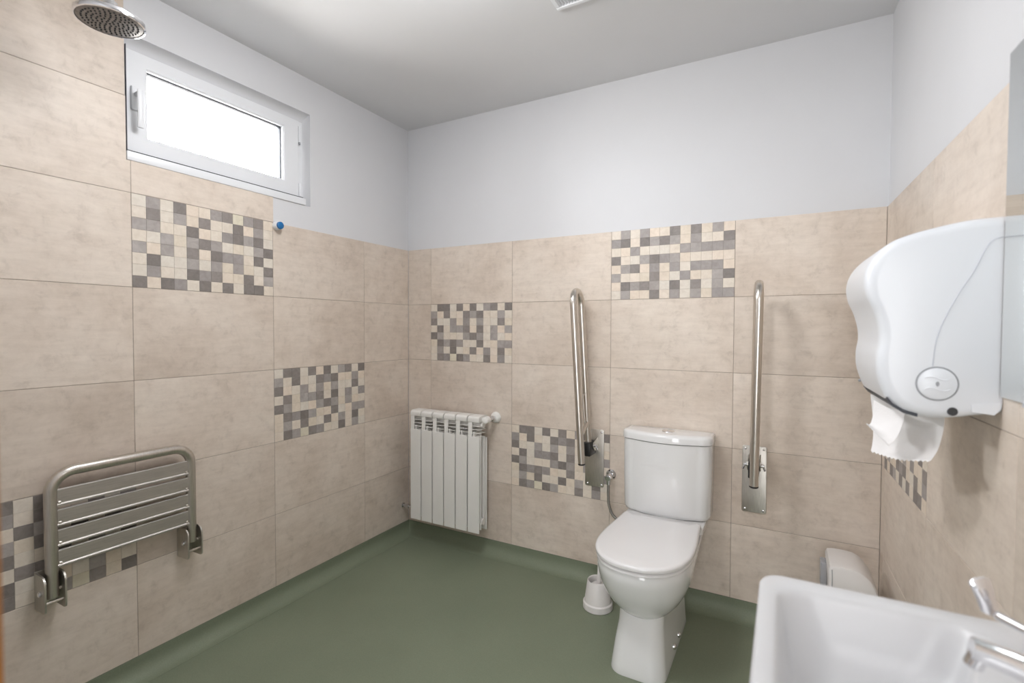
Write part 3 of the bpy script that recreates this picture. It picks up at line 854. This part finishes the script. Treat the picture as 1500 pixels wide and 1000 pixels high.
sheet('paper_towel', 'long white paper towel hanging down from the wall dispenser', [
    [(2.212, -.80, 1.0945), (2.262, -.90, 1.079), (2.316, -1.0, 1.082)],
    [(2.216, -.81, 1.045), (2.268, -.905, 1.042), (2.314, -1.0, 1.045)],
    [(2.217, -.82, 1.0), (2.262, -.915, .998), (2.307, -1.0, 1.008)],
    [(2.214, -.835, .975), (2.252, -.93, .975), (2.296, -1.01, .988)],
    [(2.208, -.86, .960), (2.247, -.95, .966), (2.288, -1.03, .986)]], 14)
sheet('paper_towel', 'short torn paper towel end curling out of the dispenser mouth', [
    [(2.206, -.90, 1.090), (2.228, -.94, 1.080), (2.252, -.98, 1.079)],
    [(2.203, -.915, 1.055), (2.224, -.955, 1.053), (2.247, -.99, 1.052)],
    [(2.196, -.93, 1.037), (2.213, -.97, 1.030), (2.235, -1.0, 1.022)],
    [(2.187, -.945, 1.040), (2.200, -.98, 1.026), (2.220, -1.01, 1.005)]], 7)

# ------------------------------------------------------------------ mirror
t = thing('wall_mirror', 'frameless wall mirror at the right edge above the basin', 'mirror', FR.p(1.45, 0, 1.13))
obj('glass', box(bmesh.new(), 1.087, 1.80, .0012, .0062, 1.132, 1.775, .0022, 2, M), MIRROR, t)
for s_ in (1.2, 1.7):
    obj('clip', box(bmesh.new(), s_ - .012, s_ + .012, .0008, .009, 1.126, 1.138, .001, 1, M), CHROME, t)

# ------------------------------------------------------------------ wash basin and tap
t = thing('wash_basin', 'white ceramic wall hung wash basin in the right foreground', 'basin', (2.19, -1.69, .70))
bx0, bx1, by0, by1, bz = 1.987, 2.391, -1.945, -1.425, .852
def densify(o, k=5):
    out = []
    for i in range(len(o)):
        a, b = o[i], o[(i + 1) % len(o)]
        L = math.dist(a, b)
        out.append(a)
        if i % 9 == 8:
            for j in range(1, 12): out.append(tuple(a[q] + (b[q] - a[q]) * j / 12 for q in range(len(a))))
    return out
def ring3(x0, x1, y0, y1, r, z, bul=0.0):
    yc = (by0 + by1) / 2; out = []
    for x, y in densify(rrect(x0, x1, y0, y1, r, 8)):
        f = max(0, 1 - ((y - yc) / .20) ** 2)
        if bul and x > x1 - .1: x -= bul * f * min(1, (x - (x1 - .1)) / .1)
        out.append((x, y, z))
    return out
bm = bmesh.new()
loft(bm, [ring3(2.13, bx1, -1.80, -1.57, .05, .690), ring3(2.06, bx1, -1.87, -1.50, .05, .715), ring3(2.005, bx1, -1.93, -1.44, .045, .77),
          ring3(bx0 + .001, bx1, by0 + .001, by1 - .001, .036, .835), ring3(bx0, bx1, by0, by1, .036, bz - .006), ring3(bx0 + .003, bx1 - .003, by0 + .003, by1 - .003, .034, bz - .001),
          ring3(bx0 + .007, bx1 - .006, by0 + .007, by1 - .007, .032, bz), ring3(2.009, 2.262, by0 + .034, by1 - .034, .045, bz, .05), ring3(2.014, 2.257, by0 + .038, by1 - .038, .045, bz - .003, .05),
          ring3(2.018, 2.252, by0 + .042, by1 - .042, .048, bz - .012, .05), ring3(2.026, 2.242, by0 + .052, by1 - .052, .055, bz - .06, .045), ring3(2.042, 2.225, by0 + .072, by1 - .072, .065, bz - .10, .03),
          ring3(2.075, 2.19, by0 + .12, by1 - .12, .05, bz - .118, 0), ring3(2.11, 2.16, by0 + .2, by1 - .2, .02, bz - .122, 0)])
bs = obj('bowl', bm, BASINC, t, angle=50)
obj('drain', lathe(bmesh.new(), (2.135, -1.685, bz - .1215), (0, 0, 1), [(0, 0), (0, .021), (.003, .02), (.004, .014), (.0015, 0)], 20), CHROME, t)
TB = Vector((2.318, -1.66, bz))
t = thing('basin_tap', 'chrome tap with long lever on the back of the wash basin', 'tap', TB)
obj('tap_body', lathe(bmesh.new(), TB + Vector((0, 0, .0005)), (0, 0, 1), [(0, 0), (0, .027), (.006, .026), (.012, .0225), (.055, .0215), (.062, .022), (.075, .020), (.079, .012), (.079, 0)], 28), CHROME, t)
pp = spline([(2.318, -1.66, .888), (2.28, -1.66, .899), (2.235, -1.66, .911), (2.197, -1.66, .919)], 6)
bm = bmesh.new(); tube(bm, pp, [.0165 - .005 * i / (len(pp) - 1) for i in range(len(pp))], 20)
sp = obj('spout', bm, CHROME, t)
obj('aerator', lathe(bmesh.new(), (2.203, -1.66, .912), (-.35, 0, -1), [(0, 0), (0, .009), (.012, .009), (.014, .007), (.014, 0)], 18), CHROME, sp)
# lever: a thin arm from the body that ends in an upturned paddle on the far side
bm = bmesh.new()
tube(bm, fillet([(2.318, -1.645, .920), (2.285, -1.59, .909), (2.249, -1.55, .912)], .02, 5), .0052, 12)
lv = obj('lever_arm', bm, CHROME, t)
bm = bmesh.new()
q = [((2.2335, -1.550, .914), (2.2500, -1.550, .909)), ((2.2300, -1.551, .925), (2.2490, -1.548, .925)), ((2.2245, -1.551, .940), (2.2460, -1.547, .942)), ((2.2205, -1.552, .9475), (2.2425, -1.546, .9545))]
rings = []
for k, (a, b) in enumerate(q):
    a, b = Vector(a), Vector(b); m_, h = (a + b) / 2, (b - a) / 2
    th = Vector((0, .0035, 0)) if k < 3 else Vector((0, .0022, 0))
    rings.append([m_ + h * math.cos(w_) + th * math.sin(w_) for w_ in [n_ * math.pi / 8 for n_ in range(16)]])
rings.append([rings[-1][0].lerp(rings[-1][8], .5) * .35 + p * .65 + Vector((-.001, 0, .0025)) for p in rings[-1]])
loft(bm, rings); obj('lever_paddle', bm, CHROME, lv)

# ------------------------------------------------------------------ ceiling vent
t = thing('ceiling_vent', 'white slatted extractor vent in the ceiling, cut by the top edge', 'vent', (1.365, -.735, CEIL))
vx0, vx1, vy0, vy1 = 1.257, 1.477, -.845, -.628
bm = bmesh.new()
for b in ((vx0, vx1, vy0, vy0 + .018), (vx0, vx1, vy1 - .018, vy1), (vx0, vx0 + .018, vy0 + .018, vy1 - .018), (vx1 - .018, vx1, vy0 + .018, vy1 - .018)):
    box(bm, b[0], b[1], b[2], b[3], CEIL - .014, CEIL - .0004, .003, 1)
obj('vent_frame', bm, PVC, t)
bxo('vent_cavity', GREYPL, t, vx0 + .018, vx1 - .018, vy0 + .018, vy1 - .018, CEIL - .0025, CEIL - .0006)
nsl = 17
for k in range(nsl):
    xx = vx0 + .022 + k * (vx1 - vx0 - .044) / (nsl - 1)
    bm = bmesh.new()
    loft(bm, [[(xx - .003, y, CEIL - .012), (xx - .001, y, CEIL - .012), (xx + .003, y, CEIL - .003), (xx + .001, y, CEIL - .003)] for y in (vy0 + .018, vy1 - .018)])
    obj('slat', bm, PVC, t)
